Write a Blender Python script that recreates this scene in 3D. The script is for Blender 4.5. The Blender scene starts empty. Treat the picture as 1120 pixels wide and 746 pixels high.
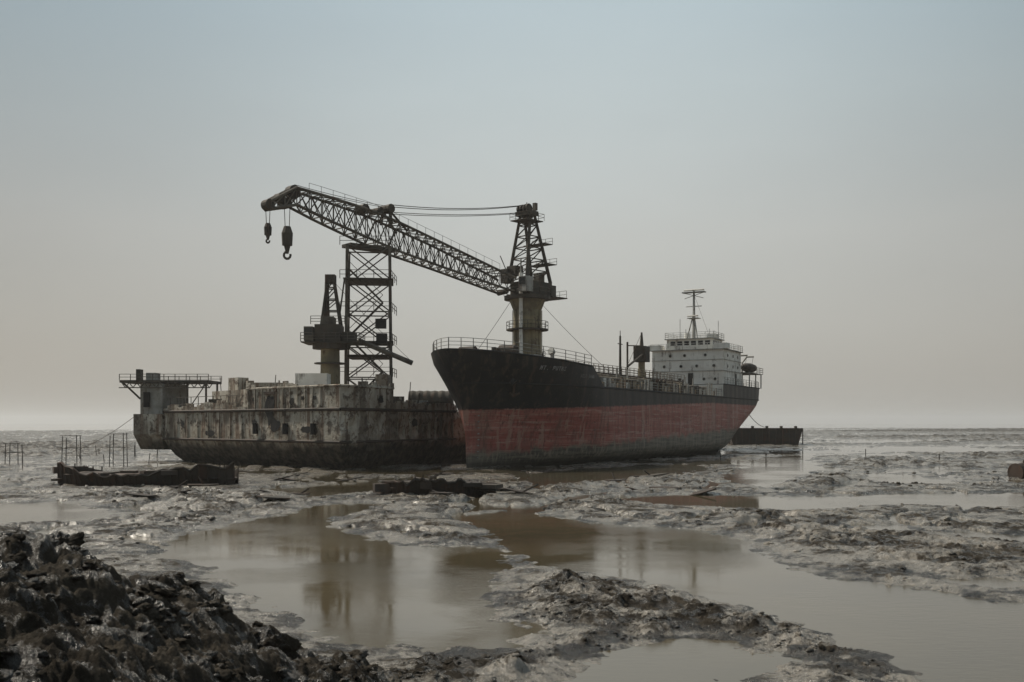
import bpy, math, random
import numpy as np
from mathutils import Vector, Matrix
random.seed(7); rng=np.random.default_rng(11)
scn=bpy.context.scene
scn.view_settings.view_transform='Standard'; scn.view_settings.look='None'; scn.view_settings.exposure=0

# ---------------------------------------------------------------- node helpers
class NT:
    def __init__(s,mat):
        s.t=mat.node_tree; s.n=s.t.nodes; s.l=s.t.links
    def node(s,typ,**kw):
        n=s.n.new(typ)
        for k,v in kw.items(): setattr(n,k,v)
        return n
    def put(s,inp,val):
        if hasattr(val,'is_linked') or isinstance(val,bpy.types.NodeSocket): s.l.new(val,inp)
        else: inp.default_value=val
    def math(s,op,a,b=0.0,c=None,clamp=False):
        n=s.node('ShaderNodeMath',operation=op,use_clamp=clamp)
        s.put(n.inputs[0],a); s.put(n.inputs[1],b)
        if c is not None: s.put(n.inputs[2],c)
        return n.outputs[0]
    def step(s,v,lo,hi,a=0.0,b=1.0):
        n=s.node('ShaderNodeMapRange',interpolation_type='SMOOTHSTEP')
        s.put(n.inputs['Value'],v); n.inputs['From Min'].default_value=lo; n.inputs['From Max'].default_value=hi
        n.inputs['To Min'].default_value=a; n.inputs['To Max'].default_value=b
        return n.outputs[0]
    def mix(s,f,a,b,mode='MIX'):
        n=s.node('ShaderNodeMix',data_type='RGBA',blend_type=mode)
        s.put(n.inputs[0],f)
        for i,v in ((6,a),(7,b)):
            if isinstance(v,tuple): v=(*v,1) if len(v)==3 else v
            s.put(n.inputs[i],v)
        return n.outputs[2]
    def noise(s,vec,scale,detail=5,rough=.55,sc=None,dist=0):
        if sc is not None:
            m=s.node('ShaderNodeMapping'); s.l.new(vec,m.inputs[0]); m.inputs['Scale'].default_value=sc; vec=m.outputs[0]
        n=s.node('ShaderNodeTexNoise'); s.l.new(vec,n.inputs['Vector'])
        n.inputs['Scale'].default_value=scale; n.inputs['Detail'].default_value=detail
        n.inputs['Roughness'].default_value=rough; n.inputs['Distortion'].default_value=dist
        return n.outputs[0]
def new_mat(name):
    m=bpy.data.materials.new(name); m.use_nodes=True
    h=NT(m); b=h.n['Principled BSDF']; return m,h,b

def paint(name,c1,c2,rust=.4,rc=(.075,.035,.02),rough=.75,scale=.6,streak=1.0,metal=0,dirt=.5,bump=.15):
    m,h,b=new_mat(name)
    co=h.node('ShaderNodeTexCoord').outputs['Object']
    a=h.noise(co,scale,6); base=h.mix(h.step(a,.35,.65),c1,c2)
    s=h.noise(co,1.0,6,.6,sc=(1.6*streak,1.6*streak,.14))
    r=h.noise(co,scale*2.3,8,.7)
    f=h.math('MULTIPLY',h.step(h.math('ADD',s,h.math('MULTIPLY',r,.8)),.93,1.12),min(1,rust*1.6))
    f2=h.step(r,.62-.2*rust,.80-.2*rust)
    base=h.mix(f,base,rc)
    base=h.mix(h.math('MULTIPLY',f2,rust),base,(rc[0]*.7,rc[1]*.7,rc[2]*.7))
    d=h.noise(co,scale*.35,4)
    base=h.mix(h.math('MULTIPLY',h.step(d,.4,.7),dirt),base,(.035,.031,.027))
    h.put(b.inputs['Base Color'],base); b.inputs['Roughness'].default_value=rough; b.inputs['Metallic'].default_value=metal
    b.inputs['Specular IOR Level'].default_value=.3
    bp=h.node('ShaderNodeBump'); bp.inputs['Strength'].default_value=bump; bp.inputs['Distance'].default_value=.15
    h.put(bp.inputs['Height'],r); h.l.new(bp.outputs[0],b.inputs['Normal'])
    return m

M={}
M['steel']=paint('dark_crane_steel',(.042,.037,.031),(.085,.07,.052),.5,dirt=.5)
M['lattice']=paint('weathered_lattice_paint',(.14,.125,.10),(.07,.06,.049),.5)
M['ochre']=paint('faded_ochre_paint',(.29,.24,.14),(.18,.15,.095),.5,rough=.7,scale=.5)
M['pale']=paint('pale_painted_steel',(.38,.37,.34),(.26,.25,.22),.4)
M['white']=paint('ship_white_paint',(.78,.76,.70),(.64,.61,.55),.4,scale=.35,dirt=.2)
M['black']=paint('black_hull_paint',(.014,.015,.017),(.025,.025,.026),.25)
M['rust']=paint('rusty_scrap',(.055,.038,.028),(.03,.025,.02),.6)
M['deck']=paint('deck_rust',(.08,.055,.04),(.05,.042,.036),.5)
M['beige']=paint('beige_pipe_paint',(.32,.27,.20),(.18,.14,.1),.5,scale=1.2)
M['wood']=paint('old_timber',(.05,.043,.036),(.035,.03,.026),.1)
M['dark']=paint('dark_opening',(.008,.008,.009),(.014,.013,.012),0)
M['mark']=paint('white_lettering',(.34,.34,.33),(.20,.20,.20),.4)
m,h,b=new_mat('window_glass'); b.inputs['Base Color'].default_value=(.012,.014,.016,1); b.inputs['Roughness'].default_value=.12; M['glass']=m

def tanker_mat():
    m,h,b=new_mat('tanker_hull_paint')
    co=h.node('ShaderNodeTexCoord').outputs['Object']
    sp=h.node('ShaderNodeSeparateXYZ'); h.l.new(co,sp.inputs[0]); X,Y,Z=sp.outputs
    n1=h.noise(co,.5,6,.6); n2=h.noise(co,2.2,8,.65); n0=h.noise(co,.12,5,.6)
    hz=h.noise(co,1,6,.6,sc=(.07,.07,2.2)); hz2=h.noise(co,1,8,.7,sc=(.22,.22,4.0))
    vt=h.noise(co,1,6,.6,sc=(1.0,1.0,.08)); vt2=h.noise(co,1,6,.65,sc=(3.2,3.2,.16)); vt3=h.noise(co,1,5,.6,sc=(.28,.28,.04))
    red=h.mix(h.step(hz,.38,.62),(.27,.070,.052),(.36,.125,.10))
    red=h.mix(h.math('MULTIPLY',h.step(hz2,.50,.62),.7),red,(.44,.27,.225))
    red=h.mix(h.math('MULTIPLY',h.step(vt2,.49,.62),.6),red,(.11,.042,.030))
    red=h.mix(h.math('MULTIPLY',h.step(vt,.53,.63),.6),red,(.38,.24,.19))
    red=h.mix(h.math('MULTIPLY',h.step(n2,.55,.65),.75),red,(.09,.045,.032))
    red=h.mix(h.math('MULTIPLY',h.step(vt3,.52,.64),.4),red,(.14,.085,.066))
    black=h.mix(h.step(n1,.4,.7),(.008,.009,.011),(.017,.017,.019))
    black=h.mix(h.math('MULTIPLY',h.step(vt,.52,.66),.7),black,(.07,.05,.038))
    black=h.mix(h.math('MULTIPLY',h.step(n2,.57,.69),.65),black,(.08,.055,.04))
    low=h.mix(h.step(hz2,.4,.6),(.07,.06,.046),(.17,.15,.115))
    low=h.mix(h.math('MULTIPLY',h.step(vt2,.48,.64),.8),low,(.27,.23,.18))
    zb=h.math('SUBTRACT',Z,h.math('MULTIPLY',h.math('MINIMUM',X,60.0),.029))
    zb=h.math('ADD',zb,h.math('MULTIPLY',h.math('SUBTRACT',n2,.5),.45))
    c=h.mix(h.step(zb,5.6,5.85),red,black)
    zl=h.math('ADD',Z,h.math('MULTIPLY',h.math('SUBTRACT',n1,.5),2.2))
    zl=h.math('SUBTRACT',zl,h.math('MULTIPLY',h.math('MINIMUM',X,70.0),.030))
    c=h.mix(h.step(zl,1.1,1.9),low,c)
    c=h.mix(h.math('MULTIPLY',h.step(Z,1.1,.2),.85),c,(.026,.023,.018))
    h.put(b.inputs['Base Color'],c); b.inputs['Roughness'].default_value=.55; b.inputs['Specular IOR Level'].default_value=.35
    wx=h.node('ShaderNodeTexWave',wave_type='BANDS',bands_direction='X',wave_profile='SIN'); h.l.new(co,wx.inputs[0]); wx.inputs['Scale'].default_value=.13
    hh=h.math('ADD',h.math('MULTIPLY',n2,.5),h.math('MULTIPLY',wx.outputs[1],.6))
    bp=h.node('ShaderNodeBump'); bp.inputs['Strength'].default_value=.35; bp.inputs['Distance'].default_value=.15
    h.put(bp.inputs['Height'],hh); h.l.new(bp.outputs[0],b.inputs['Normal'])
    return m
M['hull']=tanker_mat()
def barge_mat():
    m,h,b=new_mat('derelict_grey_hull_paint')
    co=h.node('ShaderNodeTexCoord').outputs['Object']
    sp=h.node('ShaderNodeSeparateXYZ'); h.l.new(co,sp.inputs[0]); Z=sp.outputs[2]
    n1=h.noise(co,.28,6,.65); n2=h.noise(co,1.4,8,.7); vt=h.noise(co,1,7,.68,sc=(1.3,1.3,.12)); vt2=h.noise(co,1,6,.6,sc=(.45,.45,.06)); n3=h.noise(co,.6,7,.7)
    c=h.mix(h.step(n1,.38,.6),(.50,.465,.395),(.34,.30,.24))
    c=h.mix(h.math('MULTIPLY',h.step(vt,.49,.60),.8),c,(.14,.08,.047))
    c=h.mix(h.math('MULTIPLY',h.step(n2,.53,.60),.85),c,(.08,.048,.031))
    c=h.mix(h.math('MULTIPLY',h.step(n3,.54,.62),.8),c,(.052,.037,.027))
    c=h.mix(h.math('MULTIPLY',h.step(vt2,.50,.61),.7),c,(.09,.067,.048))
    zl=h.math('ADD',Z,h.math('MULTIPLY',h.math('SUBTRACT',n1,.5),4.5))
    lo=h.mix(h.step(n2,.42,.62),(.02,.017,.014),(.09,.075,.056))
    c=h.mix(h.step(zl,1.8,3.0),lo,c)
    h.put(b.inputs['Base Color'],c); b.inputs['Roughness'].default_value=.8; b.inputs['Specular IOR Level'].default_value=.25
    bp=h.node('ShaderNodeBump'); bp.inputs['Strength'].default_value=.7; bp.inputs['Distance'].default_value=.4
    h.put(bp.inputs['Height'],h.math('ADD',n2,h.math('MULTIPLY',n1,1.0))); h.l.new(bp.outputs[0],b.inputs['Normal'])
    return m
M['barge']=barge_mat()

def mud_mat(name='wet_mud'):
    m,h,b=new_mat(name)
    g=h.node('ShaderNodeNewGeometry'); pos=g.outputs['Position']
    sp=h.node('ShaderNodeSeparateXYZ'); h.l.new(pos,sp.inputs[0]); Z=sp.outputs[2]
    n1=h.noise(pos,.22,6,.6); n2=h.noise(pos,1.5,8,.68); n3=h.noise(pos,7,8,.7); n5=h.noise(pos,.45,8,.68)
    c=h.mix(h.step(n2,.38,.62),(.016,.0125,.009),(.056,.046,.034))
    c=h.mix(h.math('MULTIPLY',h.step(n1,.47,.62),.5),c,(.098,.081,.061))
    c=h.mix(h.math('MULTIPLY',h.step(n3,.55,.67),.55),c,(.18,.15,.115))
    zz=h.math('ADD',Z,h.math('MULTIPLY',h.math('SUBTRACT',n2,.5),.40))
    wet=h.step(zz,.02,.20)
    low=h.step(Z,.60,.28)
    silt=h.math('MULTIPLY',low,h.math('MULTIPLY',h.step(n5,.455,.54),h.step(n3,.36,.50)))
    c=h.mix(wet,h.mix(.5,c,(.025,.021,.016)),c)
    c=h.mix(h.math('MULTIPLY',silt,.8),c,(.215,.188,.150))
    h.put(b.inputs['Base Color'],c)
    n6=h.noise(pos,3.1,7,.65)
    gloss=h.math('MULTIPLY',h.step(n6,.49,.57),.95)
    shin=h.math('MAXIMUM',silt,gloss)
    dry=h.math('MULTIPLY',wet,h.math('SUBTRACT',1.0,h.math('MULTIPLY',shin,.95)))
    h.put(b.inputs['Roughness'],h.math('ADD',.19,h.math('MULTIPLY',dry,.62)))
    h.put(b.inputs['Specular IOR Level'],h.math('SUBTRACT',.65,h.math('MULTIPLY',dry,.58)))
    n4=h.noise(pos,2.2,10,.74)
    bp=h.node('ShaderNodeBump'); bp.inputs['Distance'].default_value=.30
    h.put(bp.inputs['Strength'],h.math('SUBTRACT',1.0,h.math('MULTIPLY',silt,.65)))
    h.put(bp.inputs['Height'],n4)
    bp2=h.node('ShaderNodeBump'); bp2.inputs['Strength'].default_value=.7; bp2.inputs['Distance'].default_value=.03
    h.put(bp2.inputs['Height'],h.noise(pos,26,5,.7)); h.l.new(bp.outputs[0],bp2.inputs['Normal']); h.l.new(bp2.outputs[0],b.inputs['Normal'])
    return m
M['mud']=mud_mat()
def water_mat():
    m,h,b=new_mat('silty_water')
    g=h.node('ShaderNodeNewGeometry'); pos=g.outputs['Position']
    n=h.noise(pos,.12,4,.5)
    h.put(b.inputs['Base Color'],h.mix(h.step(n,.35,.65),(.085,.067,.038),(.065,.052,.031)))
    b.inputs['Roughness'].default_value=.025; b.inputs['IOR'].default_value=1.5
    r=h.noise(pos,3.2,6,.65,sc=(.7,1.6,1)); big=h.noise(pos,.13,4,.55)
    hh=h.math('MULTIPLY',r,h.step(big,.38,.62,.12,1.0))
    bp=h.node('ShaderNodeBump'); bp.inputs['Strength'].default_value=.10; bp.inputs['Distance'].default_value=.08
    h.put(bp.inputs['Height'],hh); h.l.new(bp.outputs[0],b.inputs['Normal'])
    return m
M['water']=water_mat()

# ---------------------------------------------------------------- mesh builder
class MB:
    def __init__(s): s.v=[]; s.f=[]; s.mi=[]; s.mats=[]
    def mid(s,mat):
        m=M[mat]
        if m not in s.mats: s.mats.append(m)
        return s.mats.index(m)
    def add(s,vs,fs,mat):
        o=len(s.v); s.v+= [tuple(p) for p in vs]; k=s.mid(mat)
        for f in fs: s.f.append(tuple(i+o for i in f)); s.mi.append(k)
    def box(s,c,sz,mat,rz=0,ax=None):
        hx,hy,hz=[q/2 for q in sz]; R=Matrix.Rotation(rz,3,'Z'); vs=[]
        for dz in(-hz,hz):
            for dx,dy in((-hx,-hy),(hx,-hy),(hx,hy),(-hx,hy)):
                vs.append(Vector(c)+R@Vector((dx,dy,dz)))
        s.add(vs,[(3,2,1,0),(4,5,6,7),(0,1,5,4),(1,2,6,5),(2,3,7,6),(3,0,4,7)],mat)
    def bb(s,x0,x1,y0,y1,z0,z1,mat): s.box(((x0+x1)/2,(y0+y1)/2,(z0+z1)/2),(abs(x1-x0),abs(y1-y0),abs(z1-z0)),mat)
    def tube(s,p,q,r,mat,n=6,r2=None):
        p=Vector(p);q=Vector(q); d=q-p
        if d.length<1e-5: return
        if r2 is None:r2=r
        d.normalize(); a=d.orthogonal().normalized(); b_=d.cross(a); vs=[]
        for P,rr in((p,r),(q,r2)):
            for i in range(n):
                t=2*math.pi*i/n; vs.append(P+a*math.cos(t)*rr+b_*math.sin(t)*rr)
        fs=[(i,(i+1)%n,n+(i+1)%n,n+i) for i in range(n)]+[tuple(range(n-1,-1,-1)),tuple(range(n,2*n))]
        s.add(vs,fs,mat)
    def poly(s,pts,r,mat,n=5):
        for a,b_ in zip(pts[:-1],pts[1:]): s.tube(a,b_,r,mat,n)
    def cable(s,p,q,sag,r,mat,n=10):
        p=Vector(p);q=Vector(q); P=[]
        for i in range(n+1):
            t=i/n; w=p.lerp(q,t); w.z-=4*sag*t*(1-t); P.append(w)
        s.poly(P,r,mat,4)
    def rail(s,pts,h,mat,r=.05,post=1.5,n=3):
        for a,b_ in zip(pts[:-1],pts[1:]):
            a=Vector(a);b_=Vector(b_); L=(b_-a).length; k=max(1,int(L/post))
            for i in range(n): 
                z=Vector((0,0,h*(i+1)/n)); s.tube(a+z,b_+z,r*.8,mat,4)
            for i in range(k+1):
                p=a.lerp(b_,i/k); s.tube(p,p+Vector((0,0,h)),r,mat,4)
    def prism(s,pts,z0,z1,mat,pts1=None):
        n=len(pts); pts1=pts1 or pts
        vs=[(x,y,z0) for x,y in pts]+[(x,y,z1) for x,y in pts1]
        s.add(vs,[(i,(i+1)%n,n+(i+1)%n,n+i) for i in range(n)]+[tuple(range(n-1,-1,-1)),tuple(range(n,2*n))],mat)
    def lattice_col(s,c,w0,w1,z0,z1,k,mat,r=.12,rb=.07,ang=0):
        def cor(z):
            t=(z-z0)/(z1-z0); w=(w0+(w1-w0)*t)/2
            return [Vector((c[0]+w*(math.cos(ang)*a-math.sin(ang)*b_),c[1]+w*(math.sin(ang)*a+math.cos(ang)*b_),z)) for a,b_ in((-1,-1),(1,-1),(1,1),(-1,1))]
        for i in range(k):
            A=cor(z0+(z1-z0)*i/k);B=cor(z0+(z1-z0)*(i+1)/k)
            for j in range(4):
                s.tube(A[j],B[j],r,mat); s.tube(B[j],B[(j+1)%4],rb,mat,4)
                s.tube(A[j],B[(j+1)%4],rb,mat,4); s.tube(A[(j+1)%4],B[j],rb,mat,4)
    def build(s,name,parent=None,smooth=False,loc=None):
        me=bpy.data.meshes.new(name); me.from_pydata(s.v,[],s.f); 
        for m in s.mats: me.materials.append(m)
        me.polygons.foreach_set('material_index',s.mi)
        if smooth: me.polygons.foreach_set('use_smooth',[True]*len(s.f))
        me.update(); o=bpy.data.objects.new(name,me); scn.collection.objects.link(o)
        if parent: o.parent=parent
        if loc: o.location=loc
        return o
def empty(name,loc=(0,0,0),rz=0):
    e=bpy.data.objects.new(name,None); scn.collection.objects.link(e); e.location=loc; e.rotation_euler=(0,0,rz); return e

# ---------------------------------------------------------------- terrain
def perlin(x,y,seed):
    r=np.random.default_rng(seed); p=r.permutation(512); p=np.concatenate([p,p]); g=r.uniform(0,2*np.pi,512); gc=np.cos(g); gs=np.sin(g)
    xi=np.floor(x).astype(int); yi=np.floor(y).astype(int); xf=x-xi; yf=y-yi
    def gr(ix,iy,fx,fy):
        k=p[(p[ix&511]+iy)&511]; return gc[k]*fx+gs[k]*fy
    u=xf**3*(xf*(xf*6-15)+10); v=yf**3*(yf*(yf*6-15)+10)
    a=gr(xi,yi,xf,yf); b=gr(xi+1,yi,xf-1,yf); c=gr(xi,yi+1,xf,yf-1); d=gr(xi+1,yi+1,xf-1,yf-1)
    return (a+(b-a)*u+((c+(d-c)*u)-(a+(b-a)*u))*v)*1.4
def fbm(x,y,seed,o=4,g=.5):
    s=0;a=1;t=0
    for i in range(o): s=s+a*perlin(x*2**i+i*17.3,y*2**i-i*9.1,seed+i); t+=a; a*=g
    return s/t*1.3
def ridge(x,y,seed,o=4):
    s=0;a=1;t=0
    for i in range(o): s=s+a*(1-2*np.abs(perlin(x*2**i+i*7.7,y*2**i+3.1*i,seed+i))); t+=a; a*=.55
    return s/t
def domes(x,y,seed,r0=.35,r1=.75):   # jittered cell clods: dome height 0..1
    r=np.random.default_rng(seed); N=256; jx=r.uniform(0,1,(N,N)); jy=r.uniform(0,1,(N,N)); jr=r.uniform(r0,r1,(N,N)); jh=r.uniform(.3,1,(N,N))
    xi=np.floor(x).astype(int); yi=np.floor(y).astype(int); out=np.zeros_like(x)
    for a in(-1,0,1):
        for b in(-1,0,1):
            cx=xi+a; cy=yi+b; k=(cx%N,cy%N)
            d=np.hypot(x-cx-jx[k],y-cy-jy[k])/jr[k]
            out=np.maximum(out,jh[k]*np.sqrt(np.clip(1-d*d,0,1)))
    return out
def ss(x,a,b):
    t=np.clip((x-a)/(b-a),0,1); return t*t*(3-2*t)
CAMH=4.5
def gp(bx,by):      # flat-ground plan position from survey bearing
    Y=1100*CAMH/(by-463); return ((bx-560)*Y/1100,Y)
def sdf(px,py,poly):  # negative inside, metres
    d=np.full(px.shape,1e9); ins=np.zeros(px.shape,bool); n=len(poly)
    for i in range(n):
        ax,ay=poly[i]; bx,by=poly[(i+1)%n]; ex,ey=bx-ax,by-ay
        t=np.clip(((px-ax)*ex+(py-ay)*ey)/(ex*ex+ey*ey+1e-9),0,1)
        d=np.minimum(d,(px-ax-t*ex)**2+(py-ay-t*ey)**2)
        c=((ay>py)!=(by>py)); xx=ax+(py-ay)*ex/(ey if abs(ey)>1e-9 else 1e-9)
        ins^=(c&(px<xx))
    d=np.sqrt(d); return np.where(ins,-d,d)
WP=[ # pools
 [(168,605),(200,582),(300,566),(345,553),(400,549),(440,552),(370,566),(365,578),(440,596),(548,601),(560,618),(530,640),(540,668),(592,690),(560,708),(485,717),(420,706),(330,690),(262,655),(230,625)],
 [(505,566),(570,556),(640,570),(760,579),(812,592),(870,622),(960,638),(1140,664),(1500,700),(1500,800),(1010,800),(985,738),(950,712),(865,680),(770,652),(650,630),(575,615),(545,598)],
 [(612,746),(650,718),(700,704),(765,699),(840,712),(872,722),(820,746),(800,800),(590,800)],
 [(-200,552),(0,549),(60,547),(145,560),(80,570),(0,573),(-200,580)],
 [(655,547),(740,541),(900,541),(1200,538),(1300,545),(1200,557),(950,553),(880,557),(740,554)],
 [(800,516),(838,500),(884,497),(880,512),(872,525),(830,533),(806,527)],
 [(940,517),(1000,520),(1048,529),(1000,531),(950,524)],
 [(925,572),(985,573),(1022,580),(990,583),(940,580)],
 [(1028,580),(1120,584),(1180,592),(1120,595),(1060,588)],
 [(1020,631),(1085,633),(1150,640),(1100,645),(1040,638)],
 [(560,520),(640,512),(760,507),(780,513),(700,522),(600,531)],
 [(280,535),(400,528),(420,536),(330,545)],
 [(900,490),(1000,488),(1150,491),(1060,495),(950,494)],
 [(600,546),(660,539),(720,534),(660,542),(620,550)],
 [(1050,503),(1140,504),(1250,508),(1120,509)],
 [(870,481),(960,479.5),(1100,481),(980,483.5)],
 [(-200,470),(-50,469),(150,468),(150,470),(-200,473)],
]
WP=[[gp(*p) for p in q] for q in WP]
MP=[ # raised rough mud: poly, height
 ([(540,655),(600,632),(700,642),(790,664),(880,686),(950,716),(990,746),(1000,800),(860,790),(860,730),(770,702),(700,706),(640,725),(600,760),(400,790),(420,735),(480,722),(570,712),(610,692),(560,680)],.32),
 ([(385,560),(440,566),(500,575),(545,596),(520,600),(440,594),(380,578)],.14),
 ([(770,562),(900,560),(1000,565),(1150,580),(1150,655),(1000,635),(900,610),(800,590)],.18),
 ([(790,527),(870,520),(930,512),(900,499),(960,506),(1010,522),(960,532),(870,537)],.9),
 ([(60,545),(200,535),(330,550),(300,562),(180,578),(120,580),(150,560)],.2),
 ([(560,545),(700,535),(740,545),(640,560),(560,552)],.16),
 ([(420,540),(540,535),(560,550),(440,556)],.2),
 ([(590,534),(700,524),(790,517),(800,524),(700,536),(620,541)],.3),
 ([(880,510),(960,500),(1200,503),(1200,515),(1000,513)],.4),
 ([(-200,486),(150,484),(180,492),(100,500),(-200,503)],.6),
 ([(900,478),(1300,474),(1300,481),(1000,484)],.6),
 ([(870,472),(1100,469),(1300,470.5),(1100,473)],.8),
 ([(1000,497),(1300,494),(1300,500),(1050,501)],.45),
]
MP=[([gp(*p) for p in q],a) for q,a in MP]
BANK=[(-60,24),(-30,20),(-12,19),(-7,18.6),(-4.6,18.2),(-2.8,18),(-1.2,17.2),(-.2,14.5),(.8,10),(1.5,4),(3,-8),(-60,-8)]
def H(X,Y):
    X=np.asarray(X,float);Y=np.asarray(Y,float); shp=X.shape; X=X.ravel(); Y=Y.ravel()
    wx=.55*fbm(X/2.2,Y/2.2,3)+1.6*fbm(X/11,Y/11,5)*ss(Y,30,60)+.18*fbm(X/.6,Y/.6,7,3)
    wy=.9*fbm(X/2.2,Y/2.2,33)+2.6*fbm(X/11,Y/11,55)*ss(Y,30,60)+.25*fbm(X/.6,Y/.6,37,3)
    Xw=X+wx;Yw=Y+wy
    far=ss(Y,55,100)
    hb=.13+.09*fbm(X/7,Y/7,8)+far*(.32*fbm(X/20,Y/18,9,6,.6)-.10)+ss(Y,130,220)*.42*(ridge(X/90,Y/45,15,4)-.38)
    hb=hb+(.05+.08*ss(Y,35,60)*(1-ss(Y,250,500)))*ridge(X/2.1,Y/2.3,20,5)*np.clip(.5+fbm(X/6,Y/6,27),0,1)
    g=1-2*np.abs(perlin(Xw/7.5+.3,Yw/10,71)); g2=1-2*np.abs(perlin(Xw/3.1,Yw/4,73)); g3=1-2*np.abs(perlin(Xw/14,Yw/22+.4,75))
    hb=hb-.32*ss(g,.78,.97)*ss(Y,30,42)*(1-.3*far)-.15*ss(g2,.84,.98)*ss(Y,26,40)-.4*ss(g3,.84,.97)*ss(Y,60,80)
    h=hb
    rough=np.zeros_like(X)+.25
    for q,a in MP:
        s=-sdf(Xw,Yw,q); w=ss(s,-.4,1.6 if a<.5 else 5)
        k=a*(.45+1.1*np.clip(fbm(X/2.3,Y/2.3,41),-.6,1))
        h=h+w*k; rough=np.maximum(rough,w*(1 if a>.25 else .6))
    sh=.12*fbm(X/.8,Y/.8,60,5,.6)
    for q in WP:
        s=sdf(Xw,Yw,q); lim=np.clip(s*.11,-.45,9)+sh*.9*np.exp(-np.abs(s)/2.5)
        h=np.minimum(h,lim)
    sea=900+160*fbm(X/200,X/333,70)+np.where(X>0,250,0)
    h=h-1.2*ss(Y,sea-250,sea+250)
    k=(Y<125)&(Y>13); x,y=X[k],Y[k]; near=1-ss(y,55,120); lift=ss(h[k],-.06,.12); rg=rough[k]
    h[k]+=near*rg*lift*(.15*(ridge(x/.55,y/.55,90,4)-.35)+.12*domes(x/.42,y/.42,300)*ss(fbm(x/1.8,y/1.8,301),-.25,.15)+.22*domes(x/1.0,y/1.0,302,.2,.5)*ss(fbm(x/3,y/3,303),-.1,.2))
    k=(Y<26)&(X<6)
    x,y=X[k],Y[k]
    e=-sdf(x+.5*fbm(x/1.5,y/1.5,12),y+.8*fbm(x/1.5,y/1.5,13),BANK)-.35
    hb2=(.60*ss(e,-.3,1.8)+1.20*ss(e,1.2,4.2)+.70*ss(e,2.8,6.2))*(1+.17*ss(-x,3.2,6))
    hb2=np.where(e>-.3,hb2,0)
    d1=domes(x/.85+.2*fbm(x/.4,y/.4,315),y/.85+.2*fbm(x/.4,y/.4,316),310,.35,.8); d2=domes(x/.34+.25*fbm(x/.2,y/.2,317),y/.34,311,.3,.8); d3=domes(x/.15,y/.15,312,.3,.8)
    lump=.24*(ridge(x/1.3,y/1.3,120,5)-.2)+.30*fbm(x/1.9,y/1.9,121)+.26*d1*(.7+.5*fbm(x/.3,y/.3,318,3))+.13*d2+.05*d3+.05*ridge(x/.12,y/.12,122,3)-.10
    hk=h[k]; h[k]=np.where(hb2>0,np.maximum(hk,0)*(1-ss(hb2,0,.5))+hb2+lump*ss(hb2,.0,.6),hk)
    return h.reshape(shp)
y1=np.exp(np.linspace(math.log(9),math.log(73),660))-3
y2=np.exp(np.linspace(math.log(73),math.log(9000),280))[1:]-3
ys=np.concatenate([[-6,-3,-1,0,1,2,3,4,5],y1,y2])
us=np.concatenate([np.linspace(-2.6,-.60,35),np.linspace(-.59,.59,800),np.linspace(.60,2.6,35)])
YY,UU=np.meshgrid(ys,us,indexing='ij'); XX=UU*np.maximum(YY+3,4.0)
ZZ=H(XX,YY)
nr,nc=XX.shape
me=bpy.data.meshes.new('mudflat_ground'); co=np.stack([XX,YY,ZZ],-1).reshape(-1,3).astype(np.float32)
me.vertices.add(nr*nc); me.vertices.foreach_set('co',co.ravel())
idx=np.arange(nr*nc).reshape(nr,nc)
q=np.stack([idx[:-1,:-1],idx[:-1,1:],idx[1:,1:],idx[1:,:-1]],-1).reshape(-1,4).astype(np.int32)
me.loops.add(q.size); me.loops.foreach_set('vertex_index',q.ravel())
me.polygons.add(len(q)); me.polygons.foreach_set('loop_start',np.arange(0,q.size,4,dtype=np.int32)); me.polygons.foreach_set('loop_total',np.full(len(q),4,np.int32))
me.polygons.foreach_set('use_smooth',np.ones(len(q),bool))
me.update(calc_edges=True); me.materials.append(M['mud'])
ground=bpy.data.objects.new('mudflat_ground',me); scn.collection.objects.link(ground)

b=MB(); b.add([(-9000,-20,0),(9000,-20,0),(9000,9500,0),(-9000,9500,0)],[(0,1,2,3)],'water'); b.build('tidal_water')

# mud clods (one object)
import bmesh
def ico(sub):
    bm=bmesh.new(); bmesh.ops.create_icosphere(bm,subdivisions=sub,radius=1); bm.verts.ensure_lookup_table()
    v=np.array([x.co[:] for x in bm.verts]); f=np.array([[w.index for w in x.verts] for x in bm.faces]); bm.free(); return v,f
I2=ico(2);I3=ico(3);I5=ico(5)
V=[];F=[];off=0
def clod(x,y,r,base=I2,z=None,flat=.65):
    global off
    v,f=base; s=rng.uniform(0,100,3)
    d=1+.5*perlin(v[:,0]*1.2+s[0],v[:,1]*1.2+v[:,2]*1.5+s[1],5)+.35*(np.abs(perlin(v[:,0]*2.2+s[1],v[:,2]*2.2+v[:,1]*1.8+s[2],6))*2-.5)
    if len(v)>100: d=d+.14*perlin(v[:,0]*6+s[1],v[:,2]*6+v[:,1]*5+s[2],8)
    if len(v)>1000: d=d+.22*(.5-np.abs(perlin(v[:,0]*3.5+s[1]+v[:,2],v[:,2]*3+v[:,1]*3.3+s[2],9))*1.5)+.07*perlin(v[:,0]*14+v[:,2]*5,v[:,2]*12+v[:,1]*13,10)
    w=v*d[:,None]*np.array([r*rng.uniform(.8,1.5),r*rng.uniform(.7,1.1),r*rng.uniform(.4,.8)*flat/.65])
    a=rng.uniform(0,6.28); c,sn=math.cos(a),math.sin(a)
    w=np.stack([w[:,0]*c-w[:,1]*sn,w[:,0]*sn+w[:,1]*c,w[:,2]],-1)
    V.append(w+np.array([x,y,z])); F.append(f+off); off+=len(v)
n=9000; cx=rng.uniform(-14,2,n); cy=rng.uniform(5,19,n); e=-sdf(cx,cy,BANK); k=e>.1; cx,cy=cx[k],cy[k]; cz=H(cx,cy)
cl=fbm(cx/1.2,cy/1.2,200)
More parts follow.
